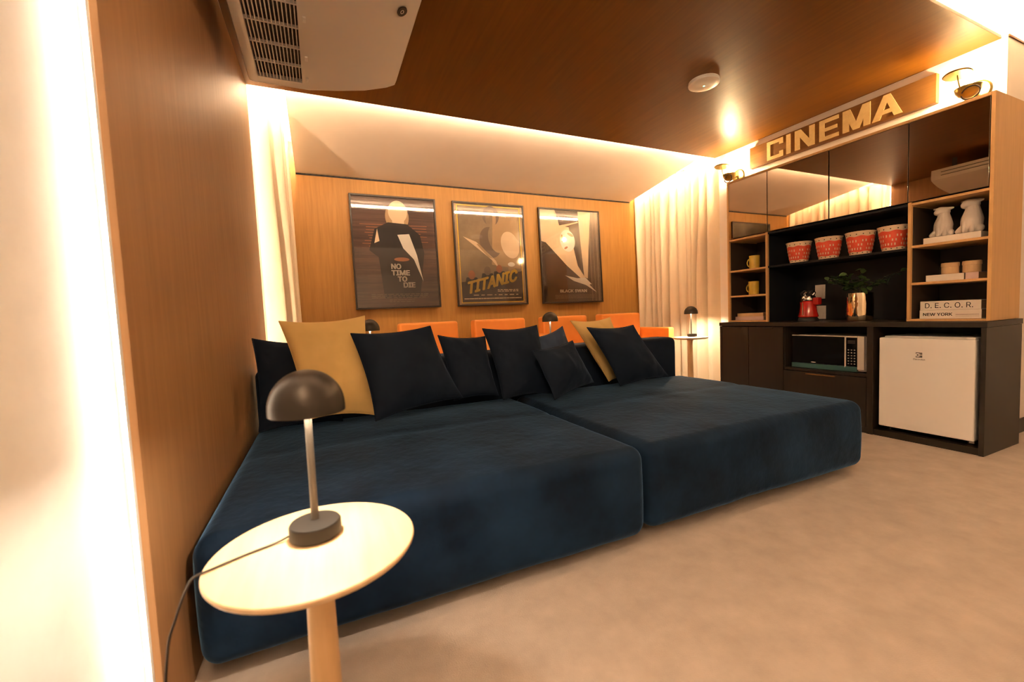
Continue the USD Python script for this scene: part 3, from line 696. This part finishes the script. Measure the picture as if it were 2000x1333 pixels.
def art1(w, h):
    r = np.random.default_rng(2)
    st = unary_union([sbox(w * .5 - a, y, w * .5 + b_, y + .006) for y, a, b_ in [(h * .55 + .030 * k, r.uniform(.26, .38), r.uniform(.26, .40)) for k in range(9)]])
    yield 'streaks', st, 'ink_rust'
    yield 'glow_shape', ellipse(w * .53, h * .82, .13, .16), 'ink_tan'
    yield 'pale_shape', ellipse(w * .54, h * .865, .105, .125).union(sbox(w * .47, h * .75, w * .61, h * .84)), 'ink_cream'
    yield 'dark_shape', Polygon([(w * .20, h * .52), (w * .27, h * .70), (w * .42, h * .76), (w * .64, h * .75), (w * .78, h * .66), (w * .82, h * .50), (w * .74, h * .10), (w * .34, h * .10), (w * .30, h * .46)]).buffer(.01), 'ink_dark'
    yield 'pale_wedge', Polygon([(w * .52, h * .66), (w * .66, h * .67), (w * .74, h * .48), (w * .80, h * .24), (w * .70, h * .44), (w * .58, h * .54)]), 'ink_white'
    yield 'small_wedge', Polygon([(w * .25, h * .58), (w * .29, h * .71), (w * .31, h * .60)]), 'ink_cream'
    yield 'rust_shape', ellipse(w * .555, h * .44, .085, .022), 'ink_rust'
    for s, x, y in (('NO', .42, .355), ('TIME', .42, .298), ('TO', .49, .242), ('DIE', .55, .188)):
        yield 'title', txt(s, w * x, h * y, .054, width={'NO': .105, 'TIME': .20, 'TO': .10, 'DIE': .13}[s], heavy=.003), 'ink_white'
    yield 'credits', lines(w * .18, w * .85, (h * .125, h * .110, h * .095), .007, 1), 'ink_faint'
    yield 'credits', lines(w * .38, w * .68, (h * .075, h * .058), .006, 2), 'ink_faint'
def art2(w, h):
    c = .062
    yield 'side_band', sbox(0, 0, c - .012, h).union(sbox(w - c + .012, 0, w, h)), 'ink_tan'
    yield 'border', sbox(c - .012, .035, w - c + .012, h - .030).difference(sbox(c, .047, w - c, h - .042)), 'ink_yellow'
    yield 'pale_field', Polygon([(w * .50, h * .40), (w * .92, h * .36), (w * .92, h * .93), (w * .55, h * .93)]).buffer(-.001), 'ink_tan'
    yield 'ring', ellipse(w * .52, h * .88, .11, .12).difference(ellipse(w * .52, h * .85, .07, .11)), 'ink_faint'
    yield 'dark_arc', ellipse(w * .50, h * .62, .14, .19, .2).difference(ellipse(w * .60, h * .66, .12, .18, .2)), 'ink_faint'
    yield 'pale_oval', ellipse(w * .78, h * .60, .12, .17, .3), 'ink_cream'
    yield 'ray', Polygon([(w * .12, h * .67), (w * .30, h * .62), (w * .56, h * .44), (w * .60, h * .36), (w * .50, h * .45)]), 'ink_cream'
    yield 'ray', Polygon([(w * .30, h * .60), (w * .34, h * .60), (w * .52, h * .46), (w * .46, h * .47)]), 'ink_tan'
    yield 'dark_band', Polygon([(c, .047), (w - c, .047), (w - c, h * .34), (w * .5, h * .27), (c, h * .23)]), 'print_brown'
    for x, y, r_, m in ((.21, .30, .055, 'ink_rust'), (.43, .34, .055, 'ink_faint'), (.60, .36, .05, 'ink_rust'), (.78, .36, .055, 'ink_tan')):
        yield 'bust', Polygon([(w * x - .08, h * y - .12), (w * x - .06, h * y - .04), (w * x + .06, h * y - .04), (w * x + .08, h * y - .12)]).buffer(.01), 'ink_dark'
        yield 'disc', ellipse(w * x, h * y, r_ * .8, r_), m
    yield 'white_cap', ellipse(w * .78, h * .405, .048, .028), 'ink_white'
    yield 'title', txt('TITANIC', w * .125, h * .115, .135, width=.66, shear=.16, slope=.24, heavy=.006), 'ink_yellow'
    yield 'credits', lines(w * .56, w * .86, (h * .150, h * .135), .010, 3), 'ink_cream'
    yield 'credits', lines(w * .22, w * .86, (h * .100,), .010, 4, .03), 'ink_cream'
    yield 'credits', lines(w * .09, w * .90, (h * .065,), .013, 5, .004), 'ink_cream'
def art3(w, h):
    yield 'stripes', unary_union([sbox(w * x, 0, w * x + .012, h) for x in (.82, .88, .94)]), 'ink_faint'
    yield 'pale_wedge', Polygon([(0, h), (w * .26, h), (w * .33, h * .82), (w * .48, h * .81), (w * .60, h * .40), (w * .76, h * .22), (w * .68, h * .24), (w * .42, h * .40), (w * .10, h * .64), (0, h * .66)]), 'ink_cream'
    yield 'pale_wedge', Polygon([(w * .64, h), (w * .86, h), (w * .80, h * .60), (w * .76, h * .26), (w * .70, h * .28), (w * .67, h * .60)]), 'ink_cream'
    yield 'thin_arc', Polygon([(w * .30, h * .82), (w * .64, h * .875), (w * .64, h * .865), (w * .42, h * .815)]), 'ink_cream'
    yield 'pale_oval', ellipse(w * .45, h * .665, .115, .145, .15), 'ink_white'
    yield 'rust_shape', ellipse(w * .42, h * .59, .030, .014, .5), 'ink_rust'
    yield 'dark_shape', ellipse(w * .50, h * .73, .05, .018, -.4).union(ellipse(w * .36, h * .69, .016, .05)), 'ink_tan'
    yield 'splinter', Polygon([(w * .38, h * .295), (w * .58, h * .265), (w * .72, h * .27), (w * .82, h * .20), (w * .78, h * .195), (w * .90, h * .11), (w * .72, h * .19), (w * .52, h * .235)]), 'ink_white'
    yield 'title', txt('BLACK SWAN', w * .28, h * .115, .036, width=.42, heavy=.002), 'ink_white'
    yield 'credits', lines(w * .20, w * .86, (h * .080, h * .065, h * .050), .009, 6, .006), 'ink_faint'
poster('framed dark plum poster with stepped white title, leftmost of the three', .363, 1.299, 'print_plum', art1)
poster('framed taupe poster with slanted yellow title and cream border, middle of the three', 1.503, 2.436, 'print_taupe', art2)
poster('framed dark brown poster with pale V-shaped wedges, rightmost of the three', 2.650, 3.598, 'print_brown', art3)

# ------------------------------------------------------------------ armchairs
def armchair(x0, label):
    w = .62; a = .085
    t = Thing('armchair', label, 'armchair', (x0 + w / 2, 4.18, 0))
    x1 = x0 + w
    def soft(amp, s):
        return lambda V, d: V + d * (amp * (meshkit.fbm(V * 9 + s, 2, 3) - .5))[:, None]
    t.part('seat', rbox((x0 + .004, 3.84, .30), (x1 - .004, 4.38, .47), .035, 4, (4, 4, 1), soft(.010, x0)), 'orange', smooth=50, **W)
    t.part('backrest', rbox((x0 + .004, 4.31, .46), (x1 - .004, 4.46, .966), .028, 4, (5, 1, 5), soft(.008, x0)), 'orange', smooth=50, **W)
    for xa in (x0 - a, x1):
        t.part('arm', rbox((xa, 3.83, .56), (xa + a, 4.44, .775), .02, 3, (1, 4, 1)), 'orange', smooth=50, **W)
        t.part('side_panel', rbox((xa + .004, 3.835, .34), (xa + a - .004, 4.44, .555), .015, 3), 'orange', smooth=50, **W)
    t.part('base', bx(x0 - a + .01, x1 + a - .01, 3.86, 4.44, .06, .298, .008), 'dark_foot', **W)
    for x in (x0 - .03, x1 + .03):
        for y in (3.90, 4.40):
            m = lathe([(0, 0), (.018, 0), (.022, .06), (0, .06)], 14); m.apply_translation((x, y, 0)); t.part('foot', m, 'dark_foot', **W)
for x0, l in ((.712, 'orange leather armchair below the leftmost poster'), (1.505, 'orange leather armchair below the middle poster'), (2.345, 'orange leather armchair below the rightmost poster, behind the small lamp'), (3.165, 'orange leather armchair nearest the right curtain, with its arm in view')):
    armchair(x0, l)

# ------------------------------------------------------------------ side tables and lamps
def side_table(label, x, y, zt_, r):
    t = Thing('side_table', label, 'side table', (x, y, 0))
    t.part('tabletop', lathe([(0, zt_ - .020), (r - .022, zt_ - .020), (r - .004, zt_ - .012), (r, zt_ - .006), (r, zt_ - .002), (r - .002, zt_), (0, zt_)], 72), 'birch', smooth=35)
    t.part('leg', lathe([(0, .022), (.034, .022), (.030, .20), (.0255, zt_ - .08), (.027, zt_ - .05), (.040, zt_ - .0205), (0, zt_ - .0205)], 32), 'birch_leg', smooth=40)
    t.part('base', lathe([(0, 0), (.150, 0), (.152, .004), (.150, .012), (.06, .0215), (0, .0215)], 48), 'birch_leg', smooth=35)

def table_lamp(label, x, y, z, cord=None, rz=0, bulb='bulb'):
    t = Thing('table_lamp', label, 'table lamp', (x, y, z + .0005))
    c, s = math.cos(rz), math.sin(rz)
    t.part('base', lathe([(0, 0), (.046, 0), (.050, .003), (.050, .026), (.0475, .030), (0, .030)], 48), 'lamp_base', smooth=35)
    px, py = .012 * s, .012 * c
    m = lathe([(0, .028), (.0085, .028), (.0075, .034), (.0072, .27), (0, .27)], 20); m.apply_translation((px, py, 0)); t.part('pole', m, 'lamp_pole', smooth=40)
    R, z0 = .0735, .257
    th = np.linspace(0, math.pi / 2, 14)
    out = [(R, z0)] + [(R * math.cos(a), z0 + .012 + .077 * math.sin(a)) for a in th]
    inn = [((R - .003) * math.cos(a), z0 + .012 + .074 * math.sin(a)) for a in th[::-1]] + [(R - .003, z0)]
    out[-1] = (0, out[-1][1]); inn[0] = (0, inn[0][1])
    m = lathe(out + inn[:-1] + [(R - .003, z0), (R, z0)], 56); m.apply_translation((px, py, 0)); sh = t.part('shade', m, 'black_metal', smooth=40, label='dark dome shade')
    m = lathe([(0, z0 + .010), (.020, z0 + .011), (.026, z0 + .022), (.020, z0 + .034), (0, z0 + .038)], 24); m.apply_translation((px, py, 0)); t.part('bulb', m, bulb, smooth=40, label='glowing bulb under the shade')
    if cord is not None:
        t.part('cord', tube(np.array(cord) - np.array([x, y, z + .0005]), .0022, 8, 8), 'black_metal', smooth=50, label='thin dark cord')
side_table('round pale wood side table in the foreground beside the sofa', -.035, .918, .56, .19)
table_lamp('dark dome table lamp on the pale side table in the foreground', -.036, .958, .56,
           [(-.084, .962, .569), (-.11, .955, .5635), (-.16, .935, .563), (-.205, .91, .5635), (-.232, .893, .5625), (-.243, .880, .545), (-.255, .868, .51), (-.268, .862, .46), (-.285, .87, .30), (-.30, .90, .06), (-.31, 1.0, .004), (-.33, 1.12, .004)])
side_table('round pale wood side table in front of the right curtain', 3.775, 3.505, .67, .19)
table_lamp('dark dome table lamp lit in front of the right curtain', 3.86, 3.555, .67, bulb='right_bulb')
side_table('round pale wood side table hidden behind the sofa back, right of its middle', 1.94, 3.42, .67, .17)
table_lamp('dark dome table lamp peeking over the blue cushion', 1.935, 3.41, .67)
side_table('round pale wood side table hidden behind the left end of the sofa', .34, 3.42, .67, .17)
table_lamp('dark dome table lamp peeking out beside the mustard cushion', .345, 3.41, .67)

# ------------------------------------------------------------------ sofa
def sofa(label, x0, x1, seed):
    t = Thing('sofa_module', label, 'sofa', ((x0 + x1) / 2, 2.15, 0), group=None)
    def fn(V, d):
        P = V.copy()
        u = (P[:, 0] - x0) / (x1 - x0); w = (P[:, 1] - 1.36) / 1.40
        top = np.clip((P[:, 2] - .33) / .1, 0, 1)
        crown = .016 * np.sin(np.pi * np.clip(u, 0, 1)) * np.sin(np.pi * np.clip(w, 0, 1)) ** .7
        seam = -.007 * np.exp(-((w - .56) / .012) ** 2) - .006 * np.exp(-((u - .5) / .008) ** 2) * 0
        wr = .022 * (meshkit.fbm(P * np.array([3.5, 3.5, 2.0]) + seed, 4, seed) - .5)
        P[:, 2] += top * (crown + seam)
        front = np.clip((1.40 - P[:, 1]) / .04, 0, 1) * np.clip(P[:, 2] / .1, 0, 1)
        side = np.sin(np.pi * np.clip((P[:, 2] - .03) / .41, 0, 1))
        out = np.sign(u - .5) * np.clip((np.abs(u - .5) - .48) / .02, 0, 1) * .006 * side
        P[:, 0] += out; P[:, 1] -= front * .012 * side
        return P + d * (wr * (1 - np.abs(d[:, 0])))[:, None]
    t.part('seat', rbox((x0, 1.365, .044), (x1, 2.735, .425), .056, 7, (34, 30, 10), fn), 'navy', smooth=60, **W)
    def fb(V, d): return V + d * (1 - np.abs(d[:, :1])) * (.012 * (meshkit.fbm(V * 5 + seed, 3, seed) - .5))[:, None]
    t.part('backrest', rbox((x0 + .005, 2.74, .052), (x1 - .02, 2.965, .752), .045, 5, (20, 3, 10), fb), 'navy_pillow', smooth=60, **W)
    for x in (x0 + .22, x1 - .22):
        for y in (1.68, 2.85):
            m = lathe([(0, 0), (.025, 0), (.030, .050), (0, .050)], 16); m.apply_translation((x, y, 0)); t.part('foot', m, 'dark_foot', **W)
sofa('left half of the deep navy velvet sofa, against the oak wall panel', -.361, 1.209, 3)
sofa('right half of the deep navy velvet sofa, nearest the fridge', 1.227, 2.815, 9)

# ------------------------------------------------------------------ cushions
def cushion(label, TL, TR, BL, BR, thick, m, seed, s=1.0, pinch=.085):
    E0 = np.array(EYE); TL, TR, BL, BR = (E0 + s * (np.array(p, float) - E0) for p in (TL, TR, BL, BR))
    n = 34
    g = np.sin(np.linspace(-math.pi / 2, math.pi / 2, n))
    U, V = np.meshgrid(g, g, indexing='ij')
    e1 = (TR + BR - TL - BL) / 2; e2 = (TL + TR - BL - BR) / 2
    nn = np.cross(e1, e2); nn /= np.linalg.norm(nn)
    # pinched sides between the corners
    Us = U * (1 - pinch * (1 - V ** 2)); Vs = V * (1 - pinch * (1 - U ** 2))
    a, b = (Us + 1) / 2, (Vs + 1) / 2
    P = ((1 - a) * (1 - b))[..., None] * BL + (a * (1 - b))[..., None] * BR + ((1 - a) * b)[..., None] * TL + (a * b)[..., None] * TR
    prof = ((1 - np.abs(U) ** 2.2) * (1 - np.abs(V) ** 2.2)).clip(0) ** .55
    S = np.stack([U * 2.2, V * 2.2, 0 * U], -1) + seed * 3.7
    fold = .042 * (meshkit.fbm(S, 4, seed) - .5) * (.3 + prof)
    edge = ((np.abs(U) > .999) | (np.abs(V) > .999))
    sag = (.012 * (meshkit.fbm(S * .7 + 5, 2, seed) - .5))[..., None] * nn
    A = P + nn * (thick / 2 * prof + fold * ~edge)[..., None] + sag
    B = P - nn * (thick / 2 * prof + .5 * fold * ~edge)[..., None] + sag
    i = np.arange(n * n).reshape(n, n)
    q = np.stack([i[:-1, :-1], i[1:, :-1], i[1:, 1:], i[:-1, 1:]], -1).reshape(-1, 4)
    j = i + n * n
    j[0, :], j[-1, :], j[:, 0], j[:, -1] = i[0, :], i[-1, :], i[:, 0], i[:, -1]
    q2 = np.stack([j[:-1, :-1], j[:-1, 1:], j[1:, 1:], j[1:, :-1]], -1).reshape(-1, 4)
    F = np.vstack([q, q2]); F = np.vstack([F[:, [0, 1, 2]], F[:, [0, 2, 3]]])
    msh = trimesh.Trimesh(np.vstack([A.reshape(-1, 3), B.reshape(-1, 3)]), F, process=False)
    msh.remove_unreferenced_vertices()
    t = Thing('cushion', label, 'cushion', (BL + BR) / 2)
    t.part('cover', msh, m, smooth=70, world=True)
    loop = np.concatenate([i[:, 0], i[-1, 1:], i[-2::-1, -1], i[0, -2:0:-1]])
    ring = (P + sag).reshape(-1, 3)[np.r_[loop, loop[:1]]]
    t.part('piping', tube(ring, .0032, 6), m, smooth=60, world=True)
cushion('dark navy cushion at the far left end of the sofa, behind the lamp shade', (-.335, 2.62, .935), (.07, 2.68, .89), (-.325, 2.52, .45), (.08, 2.54, .45), .10, 'navy_pillow', 1, 1.025)
cushion('large mustard cushion standing against the left end of the sofa back', (-.200, 2.58, 1.022), (.240, 2.62, 1.034), (-.09, 2.44, .50), (.262, 2.47, .47), .14, 'mustard', 2, .975)
cushion('big navy cushion in front of the large mustard one', (.148, 2.47, .938), (.595, 2.50, .957), (.235, 2.33, .470), (.775, 2.50, .505), .15, 'navy_pillow', 3, .985)
cushion('medium navy cushion just right of the big navy one, below the gap between posters', (.690, 2.70, .890), (1.030, 2.74, .862), (.750, 2.60, .470), (1.06, 2.62, .465), .12, 'navy_pillow', 4, .965)
cushion('tall navy cushion between the middle cushions, behind the small one', (.948, 2.56, .922), (1.352, 2.58, .924), (1.02, 2.44, .472), (1.43, 2.48, .455), .15, 'navy_pillow', 5)
cushion('mid blue cushion tucked behind the small navy cushion', (1.38, 2.70, .83), (1.640, 2.715, .902), (1.45, 2.64, .480), (1.78, 2.66, .48), .09, 'blue_pillow', 6, .975)
cushion('small navy cushion lying in front of the others at the middle of the sofa', (1.19, 2.34, .775), (1.535, 2.42, .812), (1.30, 2.28, .462), (1.725, 2.46, .505), .13, 'navy_pillow', 7)
cushion('mustard cushion wedged behind the rightmost navy cushion', (1.640, 2.60, .943), (2.04, 2.67, .952), (1.93, 2.56, .478), (2.20, 2.62, .47), .14, 'mustard', 8)
cushion('rightmost navy cushion on the sofa', (1.660, 2.43, .895), (2.085, 2.46, .890), (1.925, 2.42, .462), (2.46, 2.50, .468), .14, 'navy_pillow', 9)
